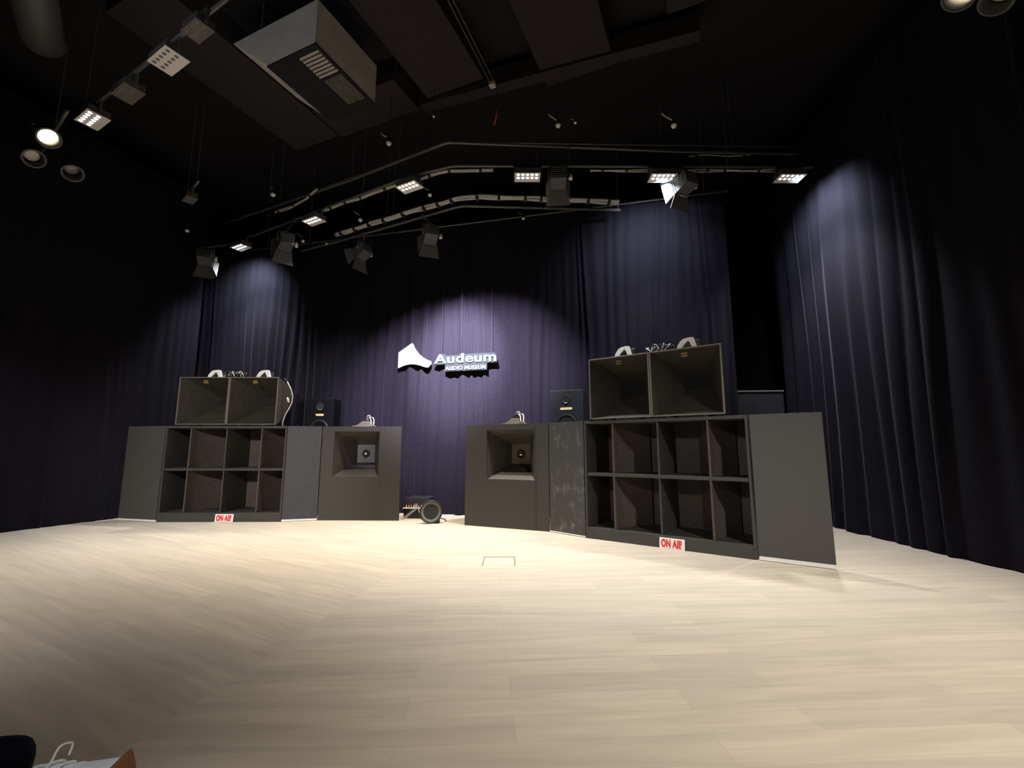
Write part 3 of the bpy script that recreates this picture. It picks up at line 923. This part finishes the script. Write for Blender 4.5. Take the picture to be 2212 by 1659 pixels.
# lamps nearer the audience at upper left
GN = 'square wash lights at upper left'
NRZ = R(-29)
pipe('lamp_pipe', 'rig pipe over the audience at upper left carrying the big pale lamps', [(-5.9, 5.53, 5.62), (-2.6, 3.75, 5.62)], 0.024, rods=[(-5.7, 5.425, 5.62), (-2.9, 3.912, 5.62)])
led_wash((-3.75, 4.37, 5.40), NRZ, 'unlit pale-faced wash light at upper left with dark lens dots', GN, 'off', 0, 5.60, 1.0)
led_wash((-5.40, 5.26, 5.40), NRZ, 'lit wash light at upper left showing two rows of bright oval lenses', GN, 'on', LP * 1.0, 5.60, 1.0)
led_wash((-3.20, 4.03, 5.42), NRZ, 'dim unlit wash light at the top edge beside the duct box', GN, 'off', 0, 5.60, 0.75, face='dim_face')
led_wash((-4.60, 4.85, 5.42), NRZ, 'dim unlit wash light between the two pale-faced lamps', GN, 'off', 0, 5.60, 0.9, face='dim_face')
led_wash((-5.51, 7.18, 5.42), R(-40), 'dim unlit wash light alone in the dark left of the rig', GN, 'off', 0, 5.62, 0.7, face='dim_face')
pipe('lamp_pipe', 'short rig pipe in the dark left of the rig carrying one dim lamp', [(-5.8, 7.43, 5.62), (-5.2, 6.93, 5.62)], 0.024, rods=[(-5.7, 7.35, 5.62), (-5.3, 7.01, 5.62)])


def barn_lamp(loc, yaw, tilt, label, pipe_pt):
    """fresnel-type lamp with yoke, clamp, knob and barn doors; aims along local +y before tilt"""
    t = thing('barn_door_lamp', label, 'stage light', loc, yaw, 'barn-door lamps on the rig')
    rx = Matrix.Rotation(tilt, 4, 'X')

    def P(p): return tuple(rx @ Vector(p))
    hb = MB()
    hb.bm.transform(Matrix.Identity(4))
    hb.box((0, 0, 0), (0.23, 0.24, 0.23))
    for k in range(5): hb.box((0, -0.123, -0.08 + 0.04 * k), (0.20, 0.012, 0.012))
    hb.box((0, 0.13, 0), (0.25, 0.03, 0.25))
    hb.bm.transform(rx)
    hb.build('housing', M['lamp_body'], t, bevel=0.006)
    fl = MB()
    # lower flap, trapezoid hanging down and outward
    fl.prism([P((-0.13, 0.15, -0.13)), P((0.13, 0.15, -0.13)), P((0.19, 0.24, -0.33)), P((-0.19, 0.24, -0.33))], rx.to_3x3() @ Vector((0, -0.004, 0)))
    fl.build('lower_flap', M['flap'], t)
    f2 = MB()
    f2.prism([P((-0.13, 0.15, 0.13)), P((0.13, 0.15, 0.13)), P((0.17, 0.33, 0.23)), P((-0.17, 0.33, 0.23))], rx.to_3x3() @ Vector((0, 0, 0.004)))
    f2.build('upper_flap', M['lamp_body'], t)
    for s in (-1, 1):
        f3 = MB()
        f3.prism([P((s * 0.13, 0.15, 0.12)), P((s * 0.13, 0.15, -0.12)), P((s * 0.19, 0.30, -0.2)), P((s * 0.19, 0.30, 0.17))], rx.to_3x3() @ Vector((0.004, 0, 0)))
        f3.build('side_flap', M['flap'], t)
    y = MB()
    y.tube([(-0.135, 0, 0), (-0.15, 0, 0.10), (-0.13, 0, 0.18), (0, 0, 0.20), (0.13, 0, 0.18), (0.15, 0, 0.10), (0.135, 0, 0)], 0.011, 6)
    y.build('yoke', M['rig'], t, smooth=True)
    k = MB().lathe([(0.0, -0.055), (0.026, -0.05), (0.034, -0.03), (0.03, 0.0), (0.02, 0.03), (0.012, 0.045), (0.0, 0.045)], Matrix.Translation((0.185, 0, 0.0)), 14)
    k.build('knob', M['white_metal'], t, smooth=True)
    # cable loop
    MB().tube([(0.08, -0.1, 0.10), (0.17, -0.1, 0.19), (0.15, -0.05, 0.28), (0.04, 0.0, 0.30), (-0.06, -0.02, 0.26)], 0.006, 6).build('cable', M['cable_black'], t, smooth=True)
    inv = (Matrix.Translation(loc) @ Matrix.Rotation(yaw, 4, 'Z')).inverted()
    pp = inv @ Vector(pipe_pt)
    MB().tube([(0, 0, 0.20), pp], 0.014, 8).build('hanger', M['rig'], t)
    MB().box(pp, (0.06, 0.05, 0.07)).build('clamp', M['rig'], t, bevel=0.006)
    return t


barn_lamp((0.71, 6.38, 5.33), R(-4), R(-8), 'barn-door lamp right of the middle lit lamp, with a hanging grey flap', (0.71, 6.54, 5.6))
barn_lamp((2.66, 6.38, 5.24), R(24), R(-14), 'barn-door lamp beside the second lit lamp from the right, turned left', (2.66, 6.55, 5.6))
barn_lamp((-1.47, 7.66, 5.04), R(20), R(-20), 'barn-door lamp hanging lowest before the violet-lit curtain', (-1.62, 7.70, 5.4))
barn_lamp((-2.92, 8.40, 5.06), R(60), R(-25), 'thin side-on lamp between the bent pipe and the left of the violet light', (-2.92, 8.37, 5.4))
barn_lamp((-4.21, 7.92, 5.02), R(40), R(-15), 'dark rounded barn-door lamp between the two left lit lamps', (-4.21, 8.20, 5.6))
barn_lamp((-6.10, 8.50, 4.98), R(25), R(-25), 'barely visible dark barn-door lamp at the far left under the rig', (-6.0, 9.21, 5.6))


def hook(loc, label, s=1.0, up=0.0):
    t = thing('cable_plug', label, 'plug', loc, random.uniform(-0.6, 0.6), 'pale plugs on the rig')
    MB().lathe([(0.0, -0.055 * s), (0.030 * s, -0.05 * s), (0.040 * s, -0.025 * s), (0.034 * s, 0.0), (0.0, 0.0)], None, 14).build('plug_face', M['white_metal'], t, smooth=True)
    MB().box((0, 0, 0.03 * s), (0.05 * s, 0.05 * s, 0.06 * s)).build('plug_body', M['black'], t, bevel=0.004)
    if up:
        MB().tube([(0, 0, 0.05 * s), (0, 0, up - loc[2])], 0.004, 5).build('cord', M['tie'], t)
    MB().tube([(0, 0, 0.05 * s), (-0.05 * s, 0.02, 0.10 * s), (-0.11 * s, 0.03, 0.14 * s), (-0.15 * s, 0.03, 0.18 * s)], 0.012 * s, 6).build('cable_end', M['cable_pale'], t, smooth=True)
    return t


for loc, lab, s in (
        ((-1.98, 6.62, 6.10), 'pale plug with a white tail above the bent pipe, left of the bend', 1.1),
        ((-1.23, 6.42, 6.40), 'tiny pale plug at the left end of the ceiling beam', 0.5),
        ((0.70, 6.22, 6.10), 'pale plug above the rig, straight over the middle barn-door lamp', 1.0),
        ((0.96, 6.20, 6.12), 'small dim plug just right of the one over the middle barn-door lamp', 0.6),
        ((2.46, 6.22, 6.10), 'pale plug above the rig over the second lit lamp from the right', 1.1),
        ((-1.40, 7.15, 5.52), 'pale plug just below right of the warm glowing lamp', 0.9),
        ((-4.43, 7.77, 5.90), 'pale plug above left of the second lit lamp from the left', 1.1),
        ((-2.87, 8.00, 5.52), 'pale plug over the thin side-on lamp, right of the second lit lamp', 1.0),
        ((-6.42, 8.38, 5.50), 'dim plug alone at the far left, over the barely visible lamp', 1.0),
        ((-4.20, 8.55, 5.36), 'dim plug below the second lit lamp from the left', 0.9),
        ((-3.78, 8.68, 5.36), 'small dim plug left of the bent lower pipe', 0.6),
        ((0.22, 8.15, 5.63), 'pale plug on the curtain rail below the middle of the rig', 0.8)):
    hook(loc, lab, s, ZC)
rs = thing('red_strap', 'short red strap hanging in the dark above the rig', 'strap', (-0.23, 6.2, 6.34))
MB().tube([(0, 0, 0), (-0.01, 0.02, -0.10), (-0.04, 0.04, -0.24)], 0.011, 7).build('strap', M['red'], rs, smooth=True)
MB().tube([(0, 0, 0), (0, 0, ZC - 6.34)], 0.004, 5).build('cord', M['tie'], rs)


def par(loc, aim, label, lit, size=1.0):
    t = thing('par_lamp', label, 'stage light', loc, 0, 'round lamps near the frame edges')
    q = (Vector(aim) - Vector(loc)).to_track_quat('Z', 'Y')
    t.rotation_mode = 'QUATERNION'
    t.rotation_quaternion = q
    MB().lathe([(0.05, -0.22), (0.09, -0.18), (0.11, -0.05), (0.115, 0.12), (0.11, 0.12), (0.105, 0.0)], None, 22, cap=False).build('can', M['lamp_body'], t, smooth=True)
    MB().lathe([(0.0, 0.02), (0.06, 0.015), (0.104, 0.0), (0.0, -0.002)], None, 22, cap=False).build('lens', {True: M['lens_warm'], False: M['lens_off'], None: M['pale_face']}[lit], t, smooth=True)
    MB().lathe([(0.115, 0.118), (0.135, 0.118), (0.135, 0.128), (0.115, 0.128)], None, 22, cap=False).build('rim', M['lamp_body'], t)
    MB().tube([(-0.12, 0, -0.02), (-0.14, 0, -0.15), (-0.08, 0, -0.27), (0.08, 0, -0.27), (0.14, 0, -0.15), (0.12, 0, -0.02)], 0.01, 6).build('yoke', M['rig'], t, smooth=True)
    return t


par((-6.35, 5.60, 5.45), (-1.0, 3.2, 0.5), 'bright round lamp shining at the far left edge under the lit square lamp', True)
par((-6.95, 5.98, 5.42), (-2.0, 4.0, 0.5), 'white-faced round lamp below the bright one at the left edge', None)
par((-6.60, 6.22, 5.36), (-3.0, 4.5, 0.5), 'small round lamp tucked right of the white-faced one at the left edge', False)
par((4.22, 3.62, 5.46), (0.5, 4.2, 0.5), 'bright lamp cut by the top edge at the right corner', True)
par((4.60, 3.66, 5.46), (1.5, 4.2, 0.5), 'dim grey lamp by the right corner, right of the bright one', None)
pipe('lamp_pipe', 'rig pipe at the right edge carrying the two corner lamps', [(4.1, 3.6, 5.72), (4.85, 3.8, 5.72)], 0.024, rods=[(4.6, 3.73, 5.72)])
pipe('lamp_pipe', 'rig pipe at the left edge carrying the round lamps', [(-6.0, 5.5, 5.74), (-7.3, 6.4, 5.74)], 0.024, rods=[(-6.6, 5.92, 5.74)])
spot('corner_lamp_light', (4.05, 3.72, 5.30), (1.6, 3.9, 0.0), 260, WARM, 75, 1.0, 0.1)
spot('left_round_lamp_light', (-6.2, 5.55, 5.30), (-4.9, 4.3, 0.0), 420, WARM, 62, 1.0, 0.1)

# ------------------------------------------------------------------ ceiling pieces, laid at an angle to the stage
DV, EV = Vector((0.40, 0.9165, 0)), Vector((0.9165, -0.40, 0))
CRZ = math.atan2(0.9165, 0.40)      # local x runs along DV, local y along -EV


def cpos(p, q, z): return tuple(DV * p + EV * q + Vector((0, 0, z)))


def ceiling_slab(p0, p1, q0, q1, z0, z1, label, m=None):
    o = MB().box((0, 0, (z1 - z0) / 2), (p1 - p0, q1 - q0, z1 - z0)).build('ceiling_panel', m or M['slab'], bevel=0.01)
    o.location = cpos((p0 + p1) / 2, (q0 + q1) / 2, z0)
    o.rotation_euler = (0, 0, CRZ)
    return tag(o, label, 'ceiling panel', 'brown ceiling panels')


ceiling_slab(1.5, 5.55, -3.93, -2.90, 6.9, ZC, 'long brown ceiling panel right of the grey duct box')
ceiling_slab(1.5, 6.1, -2.05, -1.0, 6.9, ZC, 'long brown ceiling panel at the top, right of the double cable')
ceiling_slab(2.6, 5.65, -6.98, -5.93, 6.9, ZC, 'long brown ceiling panel left of the grey duct box')
ceiling_slab(5.0, 5.7, -5.9, -4.2, 6.9, ZC, 'short brown ceiling panel behind the grey duct box')
ceiling_slab(2.0, 5.6, -0.2, 0.9, 6.9, ZC, 'brown ceiling panel in the dark at the upper right')
bm_ = MB().box((0, 0, 0.15), (0.18, 4.3, 0.3)).build('ceiling_beam', M['slab'])
bm_.location = cpos(5.85, -1.95, 6.85); bm_.rotation_euler = (0, 0, CRZ + R(5.4))
tag(bm_, 'pale-edged dark beam crossing the ceiling above the rig', 'beam')
dd = thing('double_cable', 'pair of thin parallel cables hanging under the ceiling with a pale end clip', 'cables', (0, 0, 0))
for off in (-0.03, 0.03):
    MB().tube([cpos(3.6, -2.62 + off, 6.75), cpos(5.5, -2.74 + off, 6.75)], 0.008, 6).build('cable', M['rig'], dd)
MB().box(cpos(5.55, -2.75, 6.74), (0.09, 0.09, 0.06), (0, 0, CRZ)).build('end_clip', M['cable_pale'], dd)
for pp_ in (3.7, 5.4):
    MB().tube([cpos(pp_, -2.68, 6.75), cpos(pp_, -2.68, ZC)], 0.005, 5).build('hanger_rod', M['rig'], dd)

# duct box with vent panel
ac = thing('vent_duct_box', 'grey sheet-metal duct box with black vent panel under the ceiling', 'duct', cpos(3.54, -5.0, 6.2), CRZ)
# local x = p, local y = -(q), z up
def lq(q): return -(q + 5.0)
MB().prism([(0, lq(-4.21), 0.0), (0, lq(-4.21), 0.62), (0, lq(-5.80), 0.62), (0, lq(-5.05), 0.0)], (1.10, 0, 0)).build('duct_body', M['duct'], ac)
for x in (0.05, 1.0):
    for q in (-4.4, -5.3):
        MB().tube([(x, lq(q), 0.6), (x, lq(q), ZC - 6.2)], 0.012, 6).build('hanger_rod', M['rig'], ac)
vp = MB().box((0.55, lq(-4.63), -0.012), (1.10, 0.86, 0.02)).build('vent_panel', M['ceiling'], ac)
gl = MB()
for k in range(7): gl.box((0.09 + 0.052 * k, lq(-4.40), -0.028), (0.030, 0.32, 0.006), (0, R(20), 0))
gl.build('supply_grille', M['grille'], ac)
gl = MB()
for k in range(9): gl.box((0.70, lq(-4.26 - 0.034 * k), -0.026), (0.46, 0.008, 0.008))
gl.build('return_grille', M['grille'], ac)
for x in (0.1, 0.4, 0.7, 1.0):
    for q in (-4.23, -5.02): MB().box((x, lq(q), -0.026), (0.03, 0.012, 0.008)).build('screw', M['silver'], ac)
tag(MB().tube([(-5.1, 4.0, 6.4), (-5.9, 4.95, 6.4), (-6.0, 5.1, 6.38)], 0.22, 20).build('round_duct', M['lamp_body'], smooth=True), 'dim round duct running diagonally under the ceiling at upper left', 'duct')

# ------------------------------------------------------------------ seated neighbour, only a foot reaches the picture
pe = thing('person', 'seated person at the lower left corner, navy trouser leg and white brown-soled shoe', 'person', (-1.78, 0.28, 0.0))
O = Vector((-1.78, 0.28, 0.0))


def skin(name, pts, edges, m, parent, root=0, sub=2):
    me = bpy.data.meshes.new(name)
    me.from_pydata([Vector(p[:3]) - O for p in pts], edges, [])
    me.materials.append(m)
    o = bpy.data.objects.new(name, me)
    C.objects.link(o)
    o.parent = parent
    o.modifiers.new('Skin', 'SKIN')
    for i, p in enumerate(pts):
        v = me.skin_vertices[0].data[i]
        v.radius = (p[3], p[3] if len(p) < 5 else p[4])
        v.use_root = (i == root)
    s = o.modifiers.new('Subdivision', 'SUBSURF')
    s.levels = sub
    s.render_levels = sub
    return o


HIPL, HIPR = (-1.86, 0.30, 0.53), (-1.70, 0.30, 0.53)
KNL, ANL = (-1.52, 0.76, 0.60), (-1.185, 1.135, 0.465)
KNR, ANR = (-1.66, 0.74, 0.50), (-1.64, 0.80, 0.12)
body_pts = [(-1.78, 0.28, 0.55, 0.13, 0.10), (-1.78, 0.22, 0.80, 0.125, 0.09), (-1.78, 0.22, 1.0, 0.14, 0.09), (-1.78, 0.24, 1.10, 0.055), (-1.78, 0.27, 1.17, 0.06),
            (-1.78, 0.29, 1.26, 0.085, 0.10), (-1.78, 0.29, 1.35, 0.07, 0.08),
            (-1.97, 0.23, 1.03, 0.05), (-2.02, 0.30, 0.80, 0.042), (-1.93, 0.52, 0.69, 0.032), (-1.88, 0.60, 0.68, 0.036, 0.02),
            (-1.59, 0.23, 1.03, 0.05), (-1.54, 0.30, 0.80, 0.042), (-1.62, 0.52, 0.70, 0.032), (-1.66, 0.60, 0.69, 0.036, 0.02),
            (*HIPL, 0.085), (*KNL, 0.058), (-1.40, 0.90, 0.55, 0.055), (*ANL, 0.034),
            (*HIPR, 0.085), (*KNR, 0.058), (-1.65, 0.78, 0.34, 0.05), (*ANR, 0.034), (-1.62, 0.94, 0.05, 0.035, 0.03)]
body_edges = [(0, 1), (1, 2), (2, 3), (3, 4), (4, 5), (5, 6), (2, 7), (7, 8), (8, 9), (9, 10), (2, 11), (11, 12), (12, 13), (13, 14),
              (0, 15), (15, 16), (16, 17), (17, 18), (0, 19), (19, 20), (20, 21), (21, 22), (22, 23)]
skin('body', body_pts, body_edges, M['skin'], pe)
tr = [(-1.78, 0.28, 0.56, 0.15, 0.12), (-1.78, 0.25, 0.68, 0.145, 0.11), (*HIPL, 0.10), (*KNL, 0.075), (-1.40, 0.90, 0.565, 0.076), (-1.24, 1.09, 0.505, 0.074), (-1.112, 1.165, 0.480, 0.074),
      (*HIPR, 0.10), (*KNR, 0.075), (-1.65, 0.78, 0.34, 0.072), (-1.64, 0.80, 0.13, 0.07)]
skin('trousers', tr, [(0, 1), (0, 2), (2, 3), (3, 4), (4, 5), (5, 6), (0, 7), (7, 8), (8, 9), (9, 10)], M['navy'], pe)
sh = [(-1.78, 0.25, 0.64, 0.155, 0.12), (-1.78, 0.22, 0.82, 0.145, 0.105), (-1.78, 0.22, 1.0, 0.16, 0.105), (-1.78, 0.235, 1.075, 0.07),
      (-1.97, 0.23, 1.03, 0.066), (-2.02, 0.30, 0.80, 0.058), (-1.96, 0.46, 0.72, 0.048), (-1.59, 0.23, 1.03, 0.066), (-1.54, 0.30, 0.80, 0.058), (-1.60, 0.46, 0.73, 0.048)]
skin('sweater', sh, [(0, 1), (1, 2), (2, 3), (2, 4), (4, 5), (5, 6), (2, 7), (7, 8), (8, 9)], M['navy'], pe)
MB().lathe([(0.098, -0.02), (0.104, 0.04), (0.095, 0.09), (0.06, 0.125), (0.0, 0.135)], Matrix.Translation((0, -0.015, 1.30)), 20).build('hair', M['hair'], pe, smooth=True)
fc = MB()
fc.prism([(-0.012, 0.105, 1.245), (0.012, 0.105, 1.245), (0.0, 0.10, 1.285)], (0, 0.02, -0.004))
fc.build('nose', M['skin'], pe)
# crossed foot: sock, shoe upper, laces, sole
def smooth_path(pts, k=5):
    """Catmull-Rom through the points"""
    P = [Vector(p) for p in pts]
    P = [P[0]] + P + [P[-1]]
    out = []
    for i in range(1, len(P) - 2):
        for j in range(k):
            q = j / k
            out.append(0.5 * ((2 * P[i]) + (P[i + 1] - P[i - 1]) * q + (2 * P[i - 1] - 5 * P[i] + 4 * P[i + 1] - P[i + 2]) * q * q + (3 * P[i] - P[i - 1] - 3 * P[i + 1] + P[i + 2]) * q ** 3))
    out.append(P[-2])
    return out


def shoe(ankle, toe, up):
    a = Vector(ankle) - O; tt = Vector(toe) - O
    f = (tt - a).normalized()
    upv = (Vector(up) - f * Vector(up).dot(f)).normalized()
    sd = f.cross(upv).normalized()
    Lg = (tt - a).length
    loops, soles = [], []
    n = 18
    for q, w, h, base in ((-0.24, 0.020, 0.040, 0.004), (-0.18, 0.032, 0.070, 0), (-0.05, 0.039, 0.086, 0), (0.1, 0.041, 0.088, 0), (0.25, 0.042, 0.079, 0), (0.4, 0.045, 0.066, 0), (0.55, 0.047, 0.057, 0), (0.7, 0.048, 0.050, 0), (0.84, 0.045, 0.045, 0.001), (0.94, 0.036, 0.038, 0.004), (1.0, 0.020, 0.028, 0.008)):
        c = a + f * (Lg * q)
        loops.append([c + sd * (w * math.cos(2 * PI * k / n)) + upv * (-0.075 + base + (h / 2) * (1 + math.sin(2 * PI * k / n))) for k in range(n)])
        tz = 0.016 + max(0.0, q - 0.72) * 0.12
        w2 = w * 1.12 + 0.002
        prof = [(-1, 0.0), (-1.0, tz), (-0.8, tz + 0.003), (0.8, tz + 0.003), (1.0, tz), (1, 0.0), (0.85, -0.014), (-0.85, -0.014)]
        soles.append([a + f * (Lg * (q if q < 0.8 else 0.8 + (q - 0.8) * 1.35)) + sd * (w2 * x) + upv * (-0.075 + z + base) for x, z in prof])
    sho = MB().loft(loops, True, True).build('shoe', M['shoe'], pe, smooth=True)
    so = MB().loft(soles, True, True).build('sole', M['sole'], sho, smooth=True)
    sb = so.modifiers.new('Subdivision', 'SUBSURF'); sb.levels = 1; sb.render_levels = 2
    lc = MB()
    for q in (0.27, 0.38, 0.49):
        c = a + f * (Lg * q)
        lc.tube([c + sd * (0.038 * math.cos(x)) + upv * (0.004 - 0.09 * (q - 0.22) + 0.010 * math.sin(x) - 0.012 * abs(math.cos(x))) for x in [PI * k / 10 for k in range(11)]], 0.0035, 6)
    lc.tube(smooth_path([a + f * (Lg * (0.27 + 0.4 * abs(x))) + sd * x + upv * (z + 0.004) for x, z in ((0, 0.0), (0.03, 0.022), (0.055, 0.010), (0.045, -0.008), (0.0, 0.002), (-0.03, 0.024), (-0.058, 0.012), (-0.045, -0.008))], 6), 0.0028, 6)
    lc.build('laces', M['white_metal'], sho, smooth=True)
    MB().tube([a - f * 0.015, a - f * 0.03 + upv * 0.022], 0.033, 14).build('sock', M['sock'], pe, smooth=True)


shoe((-1.135, 1.165, 0.462), (-0.932, 1.175, 0.516), (-0.25, -0.1, 1))
shoe((-1.64, 0.82, 0.092), (-1.60, 1.03, 0.092), (0, 0, 1))
ch = thing('chair', 'black audience chair of the seated person, just outside the lower left corner', 'chair', (-1.78, 0.24, 0.0))
MB().box((0, 0.02, 0.415), (0.46, 0.46, 0.05)).build('seat', M['chair_cloth'], ch, bevel=0.015)
MB().box((0, -0.24, 0.68), (0.44, 0.04, 0.40), (R(8), 0, 0)).build('backrest', M['chair_cloth'], ch, bevel=0.015)
for sx in (-0.2, 0.2):
    MB().tube([(sx, 0.21, 0.0), (sx, 0.20, 0.39)], 0.011, 8).build('leg', M['rig'], ch)
    MB().tube([(sx, -0.23, 0.0), (sx, -0.20, 0.40), (sx, -0.25, 0.75)], 0.011, 8).build('leg', M['rig'], ch)
